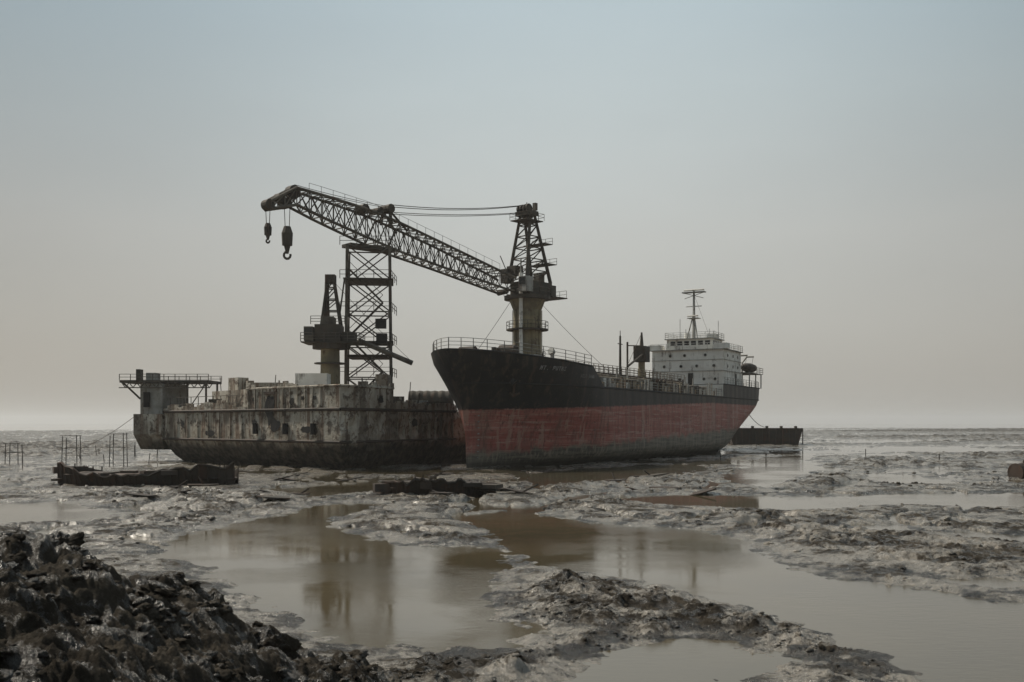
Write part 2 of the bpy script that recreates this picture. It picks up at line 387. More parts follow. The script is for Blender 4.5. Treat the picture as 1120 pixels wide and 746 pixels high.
for x,y,z,c_ in zip(cx,cy,cz,cl):
    if c_<-.05: continue
    r=.02+.085*rng.random()**3; clod(x,y,r,I2 if r<.05 else I3,z=z)
for x,y,r in((-5.25,16.2,.46),(-6.6,14.4,.36),(-7.6,12.6,.25),(-3.4,14.6,.24),(-4.4,12.4,.22),(-8.6,15,.4)):
    clod(x,y,r,I5,float(H([x],[y])[0])+r*.2,.95)
q=MP[0][0]; n=7000; cx=rng.uniform(-4,9,n); cy=rng.uniform(14,31,n); s=-sdf(cx,cy,q); k=s>.15; cx,cy=cx[k],cy[k]; cz=H(cx,cy); cl=fbm(cx/1.5,cy/1.5,210)
for x,y,z,c_ in zip(cx,cy,cz,cl):
    if c_<-.1 or z<.03: continue
    r=.015+.06*rng.random()**3; clod(x,y,r,z=z)
n=9000; cx=rng.uniform(-40,45,n); cy=rng.uniform(28,95,n); cz=H(cx,cy); cl=fbm(cx/5,cy/5,220)
for x,y,z,c_ in zip(cx,cy,cz,cl):
    if c_<.1 or z<.08: continue
    r=.04+.13*rng.random()**3; clod(x,y,r,z=z)
V=np.concatenate(V);F=np.concatenate(F)
me=bpy.data.meshes.new('mud_clods'); me.from_pydata(V.tolist(),[],F.tolist()); me.polygons.foreach_set('use_smooth',np.ones(len(F),bool)); me.materials.append(M['mud'])
scn.collection.objects.link(bpy.data.objects.new('mud_clods',me))

# ---------------------------------------------------------------- tanker
TK=empty('oil_tanker_ship',(-6.3,97,0),math.atan2(.88,.475))
def xs_(z): return float(np.interp(z,[0,3,6,9,11.8],[3.7,3.5,2.9,1.4,0]))
def xe_(z): return float(np.interp(z,[0,3,5,7,8.6,10.8],[85,87.5,90.5,93.5,94.6,95.2]))
def lerp(a,b_,t): return a+(b_-a)*t
def half(x,z):
    f=min(1,max(0,z/10.5)); g=min(1,z/8)
    t=min(1,max(0,(x-xs_(z))/lerp(25,16,f))); nb=(1-(1-t)**2)**lerp(1.15,.62,f**1.5)
    t=min(1,max(0,(xe_(z)-x)/lerp(24,9,g))); ns=(1-(1-t)**2)**lerp(1.0,.42,g)
    bil=1-.2*(1-z/1.6)**2 if z<1.6 else 1
    return 7.5*nb*ns*bil
def ztop(x):
    if x<=18.01: return 10.75+1.0*(max(0,1-x/18))**1.3
    if x<67: return 8.6
    return 10.5
def port(x,z,off=0.0): return Vector((x,-(half(x,z)+off),z))
def loft(b,levels,xr,mat,N=80,ends=True):
    P=[]
    for zf in levels:
        row=[]
        for i in range(N+1):
            s=i/N; s=.5-.5*math.cos(math.pi*s) if ends else s
            zc=zf(40); x0=max(xr[0],xs_(zf(xr[0]+.01))) if xr[0]<5 else xr[0]; x1=min(xr[1],xe_(zc)) if xr[1]>90 else xr[1]
            x=x0+(x1-x0)*s; row.append((x,half(x,zf(x)),zf(x)))
        P.append(row)
    for sgn in(-1,1):
        vs=[(x,sgn*y,z) for r in P for x,y,z in r]; fs=[]
        for j in range(len(P)-1):
            for i in range(N):
                a=j*(N+1)+i; f=(a,a+1,a+N+2,a+N+1); fs.append(f if sgn<0 else f[::-1])
        b.add(vs,fs,mat)
    return P
b=MB()
lv=[0,.3,.7,1.2,1.6,2.5,3.5,4.5,5.5,6.5,7.5,8.6]
P=loft(b,[(lambda z:(lambda x:z))(z) for z in lv],(0,99),'hull',110)
P2=loft(b,[lambda x:8.6]+[(lambda t:(lambda x:8.6+(ztop(min(x,18))-8.6)*t))(t) for t in(.33,.66,1)],(0,18),'hull',50)
P3=loft(b,[lambda x:8.6,lambda x:9.5,lambda x:10.5],(67,99),'hull',40)
hull=b.build('hull',TK,True)
b=MB()
def deck(P,dz):
    r=P[-1]; vs=[];fs=[]
    for x,y,z in r: vs+=[(x,-y*.995,z-dz),(x,y*.995,z-dz)]
    for i in range(len(r)-1): fs.append((2*i,2*i+2,2*i+3,2*i+1))
    b.add(vs,fs,'deck')
deck(P,.02);deck(P2,.02);deck(P3,.02)
b.bb(17.9,18.02,-7.4,7.4,8.5,10.7,'pale'); b.bb(66.9,67.03,-7.4,7.4,8.5,10.4,'white')
for z in(8.45,):
    xx=[2+i for i in range(92)]
    b.poly([port(x,z,.06) for x in xx],.09,'black',5)
b.poly([port(x,ztop(x)-.05,.03) for x in [.6+.6*i for i in range(29)]],.1,'black',5)
b.poly([port(x,10.45,.03) for x in [67+.7*i for i in range(40)]],.09,'black',5)
b.add([port(18,10.7,-.02),port(21,8.6,-.02),port(18,8.6,-.02)],[(0,2,1)],'hull')
b.build('decks',TK)
b=MB()
rp=[]; 
for x in [.35,.8,1.5,2.5,4,5.5,7,8.5,10,12,14,16,17.8]: rp.append((x,half(x,11),ztop(x)))
b.rail([(x,-y*.98,z) for x,y,z in rp],1.1,'pale',.04,1.2); b.rail([(x,y*.98,z) for x,y,z in rp],1.1,'pale',.04,1.2); b.rail([(.35,-rp[0][1],rp[0][2]),(.35,rp[0][1],rp[0][2])],1.1,'pale')
for s in(-1,1):
    b.rail([(18.5+i*4,s*7.35,8.6) for i in range(13)],1.0,'pale',.04,1.6)
    b.rail([(x,s*half(x,10.4)*.98,10.5) for x in(68,74,80,85,88,90,92,93.5,94.6,95.1)],1.05,'pale',.04,1.5)
b.build('deck_railings',TK)
b=MB()
for i in range(17):
    x=19.5+i*3
    for s in(-1.3,1.3): b.tube((x,s,8.6),(x,s,10.9),.1,'beige',5)
    b.tube((x,-5.5,9.6),(x,5.5,9.6),.12,'beige',5)
    for s in(-5.5,-3.4,3.4,5.5): b.tube((x,s,8.6),(x,s,9.6),.09,'beige',4)
b.bb(18,68,-.9,.9,10.88,11.0,'deck')
b.rail([(18,-.9,11),(68,-.9,11)],1.0,'beige',.05,1.5); b.rail([(18,.9,11),(68,.9,11)],1.0,'beige',.05,1.5)
for y,z,r in((-1.2,10.6,.16),(1.2,10.6,.16),(-5,9.85,.18),(-4.2,9.85,.22),(-3.6,9.8,.14),(4.2,9.85,.2),(5,9.8,.16)): b.tube((19,y,z),(66,y,z),r,'beige',7)
for x in(38,39.4,40.8,42.2):
    b.tube((x,-7,9.9),(x,7,9.9),.17,'beige',7); b.tube((x,-7.1,9.9),(x,-6.9,9.9),.3,'rust',8)
for x,y in((24,-5),(30,-5.6),(27,4),(34,-5.4),(47,-5.2),(56,-5.5),(61,-5),(50,4)):
    b.tube((x,y,8.6),(x,y,9.7),.7,'beige',10); b.tube((x,y,9.7),(x,y,9.85),.82,'rust',10); b.tube((x+.9,y+.7,8.6),(x+.9,y+.7,11.2),.1,'pale',5)
for x in np.arange(21,66,1.1):
    b.tube((x,-6.9,8.6),(x,-6.9,8.6+random.uniform(.5,1.9)),random.uniform(.05,.2),random.choice(['beige','pale','rust']),5)
for i in range(26):
    x=random.uniform(20,65); s=random.uniform(.5,1.5); b.box((x,random.uniform(-6.2,-2),8.6+s*.5),(s*random.uniform(.7,1.8),s,s),random.choice(['beige','pale','rust','deck','white']),random.uniform(0,.3))
b.build('deck_pipes_and_catwalk',TK)
b=MB()
b.tube((44,0,8.6),(44,0,16.3),.22,'steel',8,.14); b.tube((44,0,16.3),(44,0,17),.05,'steel')
b.tube((43.2,0,15.2),(44.8,0,15.2),.06,'steel')
b.tube((52,0,8.6),(52,0,14.2),.55,'ochre',10,.45); b.bb(51.1,52.9,-.9,.9,13.2,15.4,'steel'); b.tube((52,0,15.4),(52,0,17.4),.3,'steel',6,.12)
b.tube((52.5,-.3,14.6),(44.5,-.9,12.2),.16,'steel',5); b.tube((52,0,17.3),(44.8,-.8,12.5),.03,'steel',4)
b.tube((50.6,1.6,8.6),(50.6,1.6,16),.14,'steel',6); b.tube((50.6,1.6,15.5),(52,0,15.5),.08,'steel',5)
b.build('hose_crane_and_kingpost',TK)
b=MB()
for y in(-2.4,2.4):
    b.tube((8,y-.9,11.9),(8,y+.9,11.9),.65,'rust',10); b.bb(7.4,8.6,y-1.1,y+1.1,11,11.7,'steel'); b.tube((5,y,11.2),(5,y,12.1),.25,'steel',8); b.tube((5.9,y,11.2),(5.9,y,12.1),.25,'steel',8)
b.bb(14.5,16.5,-2,2,10.8,12.0,'pale')
for y in(-4,3.5): b.tube((15,y,10.8),(15,y,12.1),.22,'pale',8); b.tube((15,y,12.1),(14.6,y,12.3),.38,'pale',8)
p=port(6.2,8.4,.1); q=port(6.6,7.2,.2); b.tube(p,q,.13,'rust'); b.tube(q+Vector((-.7,-.1,.35)),q,.14,'rust'); b.tube(q+Vector((.7,-.35,.35)),q,.14,'rust'); b.tube(port(6.0,8.8,-.3),port(6.1,8.5,.12),.4,'black',10)
b.build('forecastle_gear',TK)
FONT={'M':["101","111","111","101","101"],'T':["111","010","010","010","010"],'.':["000","000","000","000","010"],'P':["111","101","111","100","100"],'U':["101","101","101","101","111"],'R':["110","101","110","101","101"],'I':["111","010","010","010","111"],'A':["010","101","111","101","101"],'D':["110","101","101","101","110"],'N':["101","111","111","111","101"],'E':["111","100","110","100","111"],' ':["000"]*5,'W':["101","101","111","111","101"],'S':["111","100","111","001","111"]}
b=MB()
def letters(txt,x0,z0,cw,ch):
    x=x0
    for c in txt:
        for r,row in enumerate(FONT[c]):
            for k,v in enumerate(row):
                if v=='1':
                    xa=x+k*cw; za=z0-r*ch
                    b.add([port(xa,za,.03),port(xa+cw*.98,za,.03),port(xa+cw*.98,za-ch*.98,.03),port(xa,za-ch*.98,.03)],[(3,2,1,0)],'mark')
        x+=cw*4
letters("MT. PUTRI",8.2,10.35,.11,.085)
letters("WEST DAWN",15.0,9.75,.09,.075)
for i in range(9):
    z=1.0+i*.6; xx=xs_(z)+1.2; b.add([port(xx,z,.03),port(xx+.18,z,.03),port(xx+.18,z+.12,.03),port(xx,z+.12,.03)],[(0,1,2,3)],'mark')
b.build('hull_lettering',TK)
b=MB()
b.bb(72,83,-5.9,5.9,10.5,12.8,'white'); b.bb(72.02,82.2,-5.86,5.86,12.8,16.2,'white')
b.bb(71.9,83.2,-6.0,6.0,12.76,12.84,'pale'); b.bb(71.94,82.3,-5.95,5.95,14.55,14.61,'pale'); b.bb(71.7,82.4,-6.2,6.2,16.15,16.27,'pale')
b.bb(73.2,78.6,-3.8,3.8,16.27,18.0,'white'); b.bb(72.9,78.9,-4.1,4.1,18.0,18.14,'pale')
b.bb(83,90,-3.4,3.4,10.5,13.2,'white')
b.tube((86.5,0,13.2),(86.8,0,16.4),1.5,'black',14,1.25); b.tube((86.8,.4,16.4),(86.8,.4,17),.25,'black')
for i in range(6):
    y=-3.4+i*1.15; b.bb(73.14,73.3,y,y+.8,17.05,17.7,'glass')
for i in range(4): b.bb(73.6+i*1.2,74.4+i*1.2,-3.85,-3.7,17.05,17.7,'glass')
for z,ys_ in((11.5,(-4.6,-2.8,1.2,3.6)),(13.6,(-4.4,-1.6,1.0,3.8)),(15.3,(-3.0,.4,2.8))):
    for y in ys_:
        b.tube((71.93,y,z),(72.1,y,z),.2,'glass',10); b.tube((71.96,y,z),(72.1,y,z),.27,'pale',10)
    for x in(74.5,77.5,80.2):
        b.tube((x,-5.96,z),(x,-5.8,z),.2,'glass',10); b.tube((x,-5.93,z),(x,-5.8,z),.27,'pale',10)
b.bb(71.92,72.08,-1.0,-.2,10.55,12.5,'dark'); b.bb(78.6,79.4,-5.95,-5.8,10.55,12.5,'dark')
for z,w,x0,x1 in((16.27,6.1,71.8,82.3),(18.14,4.0,73,78.8)):
    b.rail([(x0,w,z),(x0,-w,z),(x1,-w,z),(x1,w,z),(x0,w,z)],.95,'white',.045,1.3)
b.bb(71.8,73.6,-6.5,-4.4,16.27,17.1,'white'); b.bb(71.8,73.6,4.4,6.5,16.27,17.1,'white')
b.bb(79.5,81,-3,-1.5,16.27,17.5,'pale'); b.tube((80,2,16.2),(80,2,17.6),.45,'white',10)
b.build('accommodation_block',TK)
b=MB()
b.tube((75.5,0,18.1),(75.5,0,26),.3,'pale',8,.16); b.tube((74.6,-.9,18.1),(75.5,0,22.5),.1,'pale'); b.tube((74.6,.9,18.1),(75.5,0,22.5),.1,'pale')
b.bb(74.7,76.3,-.9,.9,21.5,21.6,'pale'); b.bb(75,76,-1.9,1.9,25.7,25.85,'pale'); b.tube((75.5,-1.7,26.15),(75.5,1.7,26.15),.14,'white'); b.tube((75.5,-1.6,24.8),(75.5,1.6,25.7),.05,'pale')
b.tube((75.5,1.6,24.8),(75.5,-1.6,25.7),.05,'pale'); b.tube((75.5,-1.3,23.5),(75.5,1.3,23.5),.07,'pale'); b.tube((74.9,-.9,21.9),(74.9,.9,21.9),.12,'white')
for y,hh in((-3.3,21.2),(3.2,21.8),(-1.8,20.0),(2.2,20.1),(-2.6,19.7)): b.tube((78,y,18.1),(78,y,hh),.045,'pale',4)
b.bb(76.5,78.3,-3.2,-1.8,18.14,19.0,'white'); b.tube((77,1.6,18.1),(77,1.6,19.3),.5,'white',10)
b.tube((75.5,0,25.5),(94,0,11.6),.02,'steel',3)
b.build('radar_mast',TK)
b=MB()
prof=[(-3.4,.15,.1),(-2.9,.6,.5),(-1.8,.95,.8),(0,1.1,.9),(1.8,.95,.8),(2.9,.6,.5),(3.4,.15,.1)]
vs=[];fs=[];n=10
for px_,w,hh in prof:
    for i in range(n): t=2*math.pi*i/n; vs.append((85.5+px_,-6.3+w*math.cos(t),13.9+hh*math.sin(t)*(1 if math.sin(t)<0 else .8)))
for j in range(len(prof)-1):
    for i in range(n): fs.append((j*n+i,j*n+(i+1)%n,(j+1)*n+(i+1)%n,(j+1)*n+i))
b.add(vs,fs,'rust')
for x in(83.5,87.5): b.poly([(x,-4.6,10.5),(x,-4.6,14.8),(x,-5.4,15.8),(x,-6.6,15.8)],.14,'pale',6); b.tube((x,-6.5,15.8),(x,-6.3,14.5),.03,'steel',4)
b.bb(83,92,-7,-3.4,12.9,13.0,'pale')
for x in(84,88,91.5): b.tube((x,-6.8,10.5),(x,-6.8,12.9),.1,'pale')
b.rail([(88,-7,13),(92,-7,13),(92,-3.4,13)],1,'pale'); b.tube((92.5,0,10.5),(92.5,0,14.5),.1,'pale')
b.build('lifeboat_and_davits',TK)
b=MB()
b.bb(86.5,89.5,-.25,.25,.2,4.4,'rust'); b.tube((84,0,1.8),(86,0,1.8),.5,'rust',10)
for i in range(4):
    a=i*math.pi/2+.4; b.add([(85.6,0,1.8),(85.4,1.6*math.cos(a-.3),1.8+1.6*math.sin(a-.3)),(85.9,1.7*math.cos(a+.3),1.8+1.7*math.sin(a+.3))],[(0,1,2)],'rust')
b.build('rudder_and_propeller',TK)

# ---------------------------------------------------------------- crane vessel
CV=empty('derelict_crane_vessel')
A=(-40.8,118);B=(-16,95);C=(-6.6,117);D=(9.5,151);E=(-8,168);F_=(-44,140)
A2=(-28.0,106.1)
C2=(-12.2,103.6)
def shrink(pts,k,c=(-17,128)): return [(c[0]+(x-c[0])*k,c[1]+(y-c[1])*k) for x,y in pts]
pl=[(-40.8,118),(-28,106.1),(-18.2,97.0),(-16.3,95.4),(-14.9,97.6),C2,C,D,E,F_]
b=MB()
def sub(pts,n=5):
    o=[]
    for i,p in enumerate(pts):
        q=pts[(i+1)%len(pts)]
        for k in range(n): o.append((p[0]+(q[0]-p[0])*k/n,p[1]+(q[1]-p[1])*k/n))
    return o
ps=sub(pl,8)
lv=[(-.3,.90),(.8,.955),(1.8,.985),(2.6,1.0),(3.4,1.0),(4.2,1.0),(5.0,1.0),(5.9,1.0)]
n=len(ps); vs=[]
for z,k in lv:
    for (x,y) in shrink(ps,k):
        j=.09*math.sin(x*2.1+z*3)+.08*math.sin(y*3.7-z*2)+random.uniform(-.07,.07); vs.append((x+j,y-j,z))
fs=[]
for j in range(len(lv)-1):
    for i in range(n): fs.append((j*n+i,j*n+(i+1)%n,(j+1)*n+(i+1)%n,(j+1)*n+i))
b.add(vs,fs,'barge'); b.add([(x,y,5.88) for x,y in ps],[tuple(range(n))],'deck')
blk=[A2,(-18.2,97.0),(-16.3,95.4),(-14.9,97.6),C2,(-20,121),(-34,114)]
b.prism(shrink(blk,.999,(-20,108)),5.9,8.1,'barge')
for z,r in((5.85,.16),(2.7,.14)):
    P=shrink(pl,1.003); b.poly([(x,y,z) for x,y in P[:7]],r,'rust',6)
b.poly([(x,y,8.1) for x,y in blk[:5]],.13,'barge',6)
def along(p,q,step):
    L=math.hypot(q[0]-p[0],q[1]-p[1]); k=int(L/step); a=math.atan2(q[1]-p[1],q[0]-p[0])
    for i in range(k): yield p[0]+(q[0]-p[0])*(i+.5)/k,p[1]+(q[1]-p[1])*(i+.5)/k,a,L/k
for p,q,z,lo,hi in((A,A2,5.9,.3,1.4),(A2,(-18.2,97),8.1,.0,.8),(C2,C,5.9,.1,.9),((-14.9,97.6),C2,8.1,.2,1.0)):
    hh=.5
    for x,y,a,L in along(p,q,.8):
        hh=min(hi,max(lo,hh+random.uniform(-.35,.35)))
        if hh>.12: b.box((x,y,z+hh/2),(L+.02,.12,hh),'barge',a)
def on_face(p,q,t,off): 
    dx,dy=q[0]-p[0],q[1]-p[1]; L=math.hypot(dx,dy); nx,ny=dy/L,-dx/L
    return p[0]+dx*t+nx*off,p[1]+dy*t+ny*off,math.atan2(dy,dx)
PA=(A2,(-18.2,97.0)) ; PL=(A,A2); PC=(C2,C); PD=((-14.9,97.6),C2)
def face_box(pq,t,z,w,hh,d,mat):
    x,y,a=on_face(*pq,t,0); b.box((x,y,z),(w,d,hh),mat,a)
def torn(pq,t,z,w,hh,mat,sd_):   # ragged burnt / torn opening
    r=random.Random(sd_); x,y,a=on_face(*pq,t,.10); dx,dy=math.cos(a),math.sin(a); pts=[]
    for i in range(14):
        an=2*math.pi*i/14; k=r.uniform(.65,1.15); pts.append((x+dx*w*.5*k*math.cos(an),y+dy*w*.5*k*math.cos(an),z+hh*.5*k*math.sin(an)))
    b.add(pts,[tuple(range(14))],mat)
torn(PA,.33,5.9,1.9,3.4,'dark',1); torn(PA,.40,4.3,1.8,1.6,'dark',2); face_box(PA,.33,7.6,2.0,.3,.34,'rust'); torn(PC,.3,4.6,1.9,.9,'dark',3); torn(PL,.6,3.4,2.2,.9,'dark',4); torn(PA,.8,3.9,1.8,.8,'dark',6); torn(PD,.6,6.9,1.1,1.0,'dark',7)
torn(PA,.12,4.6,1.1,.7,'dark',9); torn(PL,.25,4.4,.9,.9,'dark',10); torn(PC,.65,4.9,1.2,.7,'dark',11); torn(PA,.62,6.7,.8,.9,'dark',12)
for t in(.1,.75,.9): face_box(PA,t,7.0,.4,.35,.12,'dark')
for t in np.linspace(.03,.97,11): face_box(PA,float(t),6.9,.1,2.2,.2,'barge')
for t in np.linspace(.05,.95,8): face_box(PL,float(t),4.3,.12,2.9,.2,'barge')
for t in np.linspace(.05,.95,10): face_box(PC,float(t),4.3,.12,2.9,.22,'barge')
for t in(.15,.55,.9):
    x,y,a=on_face(*PA,t,.25); b.tube((x,y,3.4),(x,y,4.5),.28,'dark',10); b.tube((x,y,4.5),(x,y,8.1),.03,'dark',4)
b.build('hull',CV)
b=MB()
for i in range(80):
    t=random.random(); x=random.uniform(-36,-8); y=random.uniform(112,122)
    s=random.uniform(.3,1.4); z0=8.1 if (x>-32 and x<-17 and y<114) else 5.9
    if x<-33 and y<114.5: continue
    if x>-12 and y<113: continue
    b.box((x,y,z0+s*.5),(s*random.uniform(.6,2),s,s*random.uniform(.5,1.4)),random.choice(['rust','barge','steel','pale']),random.uniform(0,3))
for i in range(22):
    x=random.uniform(-34,-10); y=random.uniform(113,120); b.tube((x,y,5.9),(x+random.uniform(-.4,.4),y,random.uniform(7.5,10)),random.uniform(.04,.12),random.choice(['rust','steel','lattice']),5)
b.rail([(A[0]+.6,A[1]+.3,5.9),(A2[0]-.3,A2[1]+.5,5.9)],1.6,'lattice',.05,1.6,2)
b.bb(-23.4,-20.0,108.5,111,8.1,9.9,'white')
b.bb(-28.5,-25,108.5,112,8.1,8.9,'barge')
b.bb(-14.2,-12.9,104.5,107,5.9,9.6,'barge')
b.build('deck_clutter',CV)
b=MB(); n=14; vs=[];fs=[]
for k in range(13):
    x=-12.6+k*.45; rr=1.05+(.06 if k%2 else 0)
    for i in range(n+1):
        t=math.pi*i/n; vs.append((x,123+rr*1.1*math.cos(t),6.9+rr*1.45*math.sin(t)))
for k in range(12):
    for i in range(n): fs.append((k*(n+1)+i,k*(n+1)+i+1,(k+1)*(n+1)+i+1,(k+1)*(n+1)+i))
b.add(vs,fs,'steel'); b.bb(-12.7,-7.1,121.8,124.2,5.9,6.9,'rust')
b.add([vs[i] for i in range(n+1)],[tuple(range(n+1))],'steel'); b.add(vs[-(n+1):],[tuple(range(n,-1,-1))],'steel')
b.lattice_col((-6.0,121),1.5,1.0,5.9,10.8,4,'lattice',.07,.045); 
b.tube((-5.2,122,5.9),(-5.2,122,12),.08,'lattice')
b.build('winch_cover_and_small_mast',CV)
b=MB()
cx,cy=-17.0,119.5
b.lattice_col((cx,cy),5.3,4.9,6,25.2,5,'lattice',.2,.1,ang=.12)
for z in(10,14,17.6,21.3,25.2):
    b.box((cx,cy,z),(5.8,5.8,.14),'steel',.12) if z in(14,21.3) else None
    w=2.95; b.rail([(cx-w,cy-w,z),(cx+w,cy-w,z),(cx+w,cy+w,z)],1.0,'lattice',.05,1.5,2)
b.box((cx,cy,25.3),(6.2,2,.4),'steel',.7)
for i in range(4):
    z=6.5+i*4; a=(cx-2,cy-2.7,z); q=(cx+2,cy-2.7,z+4)
    if i%2: a,q=(cx+2,cy-2.7,z),(cx-2,cy-2.7,z+4)
    b.tube(a,q,.14,'steel',4); b.tube((a[0],a[1],a[2]+.9),(q[0],q[1],q[2]+.9),.04,'lattice',4)
b.bb(cx+1.2,cx+2.4,cy-3.3,cy-2.5,15.5,16.6,'dark'); b.bb(cx+1.3,cx+2.5,cy-3.3,cy-2.4,13.8,14.9,'dark')
b.bb(cx-2.4,cx+2.5,cy-2.6,cy+2.5,12.2,12.5,'steel')
b.build('boom_rest_tower',CV)
b=MB(); cx,cy=-20.6,114
b.tube((cx,cy,8),(cx,cy,13.4),1.15,'ochre',14,1.05); b.tube((cx,cy,12.9),(cx,cy,13.6),2.0,'steel',14); b.tube((cx,cy,11.2),(cx,cy,11.35),1.8,'steel',12)
b.bb(cx-1.5,cx+1.3,cy-1.5,cy+1.6,13.6,15.6,'steel'); b.bb(cx-2.6,cx-1.6,cy-2.0,cy-.6,13.7,15.3,'lattice'); b.bb(cx-2.55,cx-1.7,cy-2.05,cy-1.9,14.3,15.1,'glass')
b.bb(cx+1.5,cx+2.9,cy-.9,cy+.9,13.6,14.8,'steel'); b.bb(cx-.9,cx+.5,cy-1,cy+1,15.6,16.5,'lattice')
b.bb(cx-2.9,cx+3.6,cy-2.2,cy+2.2,13.5,13.62,'steel'); b.rail([(cx-2.9,cy-2.2,13.6),(cx+3.6,cy-2.2,13.6),(cx+3.6,cy+2.2,13.6)],1,'lattice',.05,1.2)
b.rail([(cx-1.9,cy-1.6,15.6),(cx+1.9,cy-1.6,15.6)],.9,'lattice',.05,1.2)
for s in(-.7,.7):
    b.tube((cx-.9,cy+s,15.6),(cx-.2,cy+s*.5,21.2),.16,'steel'); b.tube((cx+1.2,cy+s,15.6),(cx+.35,cy+s*.5,21.2),.14,'steel')
    for z in(17.2,18.5,19.8): 
        t=(z-16)/5.2; b.tube((cx-.9+.7*t,cy+s,z),(cx+1.2-.85*t,cy+s,z),.09,'steel',4); b.tube((cx-.9+.7*t,cy+s,z),(cx+1.2-.85*min(1,t+.25),cy+s,z+1.3),.07,'steel',4)
b.bb(cx-.5,cx+.6,cy-.6,cy+.6,20.3,21.3,'steel'); b.tube((cx+1.1,cy,17),(cx+1.6,cy,20.8),.1,'steel'); b.tube((cx-.4,cy,16),(cx-.4,cy,20.5),.4,'steel',6,.25)
b.tube((cx+3,cy+1,14),(cx+9,cy+3,11.5),.3,'lattice',6); b.cable((cx,cy,21),(cx+8.8,cy+3,11.8),.2,.03,'steel')
b.build('deck_pedestal_crane',CV)
b=MB(); cx,cy=2.1,138.0
d=Vector((-.68,-.733,0)); nn=Vector((.733,-.68,0)); c0=Vector((cx,cy,0)); zv=Vector((0,0,1))
b.tube((cx,cy,5.8),(cx,cy,20),1.95,'ochre',20); b.tube((cx,cy,20),(cx,cy,21.6),1.95,'ochre',20,2.6); b.tube((cx,cy,13.0),(cx,cy,13.3),2.5,'steel',16); b.tube((cx,cy,17.2),(cx,cy,17.4),2.9,'steel',16)
for i in range(10):
    an=i*.63; b.tube((cx+2.0*math.cos(an),cy+2.0*math.sin(an),6),(cx+2.0*math.cos(an),cy+2.0*math.sin(an),20),.07,'ochre',4)
def ring(z,r,n=12,h=1.0):
    b.rail([(cx+r*math.cos(2*math.pi*i/n),cy+r*math.sin(2*math.pi*i/n),z) for i in range(n+1)],h,'lattice',.05,1.5,2)
ring(13.3,2.45);ring(17.4,2.85)
b.tube((cx,cy,21.4),(cx,cy,21.9),3.2,'steel',20); ring(21.9,3.2)
ang=math.atan2(d.y,d.x)
def lb(dx,dn,z,sx,sy,sz,mat): b.box(tuple(c0+d*dx+nn*dn+zv*z),(sx,sy,sz),mat,ang)
lb(-.8,0,22.9,4.6,3.6,1.9,'steel'); lb(-3.4,.4,22.8,1.4,2.6,1.6,'lattice'); lb(2.4,1.9,23.2,1.5,1.3,2.0,'pale'); lb(2.9,1.95,23.6,.6,1.1,1.0,'glass')
lb(2.2,-1.7,24.6,1.3,1.3,1.9,'steel'); lb(1.2,-1.2,25.4,1.6,1.6,1.2,'steel'); lb(-3.9,0,21.9,3.2,5.2,.14,'steel'); lb(-1.5,.8,24.5,1.2,1.0,1.2,'lattice')
q=c0-d*5.4+zv*21.97; b.rail([q-nn*2.5,q+nn*2.5],1,'lattice',.04,1,2)
hd=c0+d*.1+zv*33.2
for s in(-1,1):
    f1=c0+d*2.0+nn*s*1.7+zv*23.8; f2=c0-d*2.9+nn*s*1.7+zv*23.8; t1=hd+nn*s*.9+d*.3; t2=hd+nn*s*.9-d*.5
    b.tube(f1,t1,.26,'steel',6,.2); b.tube(f2,t2,.26,'steel',6,.2)
    for k in range(1,6):
        u=k/6; u2=(k-1)/6; b.tube(f1.lerp(t1,u),f2.lerp(t2,u),.1,'steel',4); b.tube(f1.lerp(t1,u2),f2.lerp(t2,u),.09,'steel',4)
for k in range(1,7):
    u=k/6
    for (dd,tt) in((2.0,.3),(-2.9,-.5)):
        p=lambda s,u:(c0+d*dd+nn*s*1.7+zv*23.8).lerp(hd+nn*s*.9+d*tt,u)
        b.tube(p(-1,u),p(1,u),.09,'steel',4); b.tube(p(-1,u-1/6),p(1,u),.08,'steel',4)
lb(.1,0,33.2,1.9,2.6,.6,'steel'); lb(.1,0,32.2,3.4,3.0,.12,'steel')
for s in(-.8,-.3,.3,.8):
    p=c0+d*.6+nn*s+zv*33.8; b.tube(p-nn*.12,p+nn*.12,.65,'steel',12)
lb(-.7,.8,34.2,.5,.5,1.0,'lattice'); b.tube(hd,hd+zv*1.6,.06,'steel')
w=[c0+d*1.8+nn*1.6+zv*32.3,c0+d*1.8-nn*1.6+zv*32.3,c0-d*1.7-nn*1.6+zv*32.3,c0-d*1.7+nn*1.6+zv*32.3]; b.rail(w+[w[0]],.9,'lattice',.04,1,2)
for z,dx in((26.5,-3.1),(29.2,-2.2)): lb(dx,0,z,1.8,3.8,.1,'steel'); q=c0+d*(dx-.9)+zv*z; b.rail([q-nn*1.9,q+nn*1.9],.9,'lattice',.04,1,2)
b.tube((1.2,135.6,7),(1.2,135.6,24.8),.26,'white',8); b.tube((1.2,135.6,24.8),(1.2,135.6,26.8),.1,'pale',6)
for z in(10,14,18,22): b.tube((1.2,135.6,z),(2,137,z),.1,'pale',5)
b.bb(.2,4.4,135.2,136.2,10.5,10.7,'steel')
b.tube((-.6,137,24.9),(-1.6,136.2,27.2),.07,'pale',5)
st=[(.03,22.4,24.2,1.7),(.0773,22.5,24.5,1.5),(.546,24.2,27.2,1.15),(.856,25.3,28.8,1.25),(1.03,26.2,29.6,1.2),(1.298,27.7,30.3,.95),(1.45,28.7,30.6,.8),(1.58,27.8,28.7,.6)]
def bs(t):
    zb=float(np.interp(t,[s[0] for s in st],[s[1] for s in st])); zt=float(np.interp(t,[s[0] for s in st],[s[2] for s in st])); w=float(np.interp(t,[s[0] for s in st],[s[3] for s in st]))
    c=Vector((-.2-16.7*t,138-18*t,0)); return [c-nn*w+zv*zb,c+nn*w+zv*zb,c+nn*w+zv*zt,c-nn*w+zv*zt]
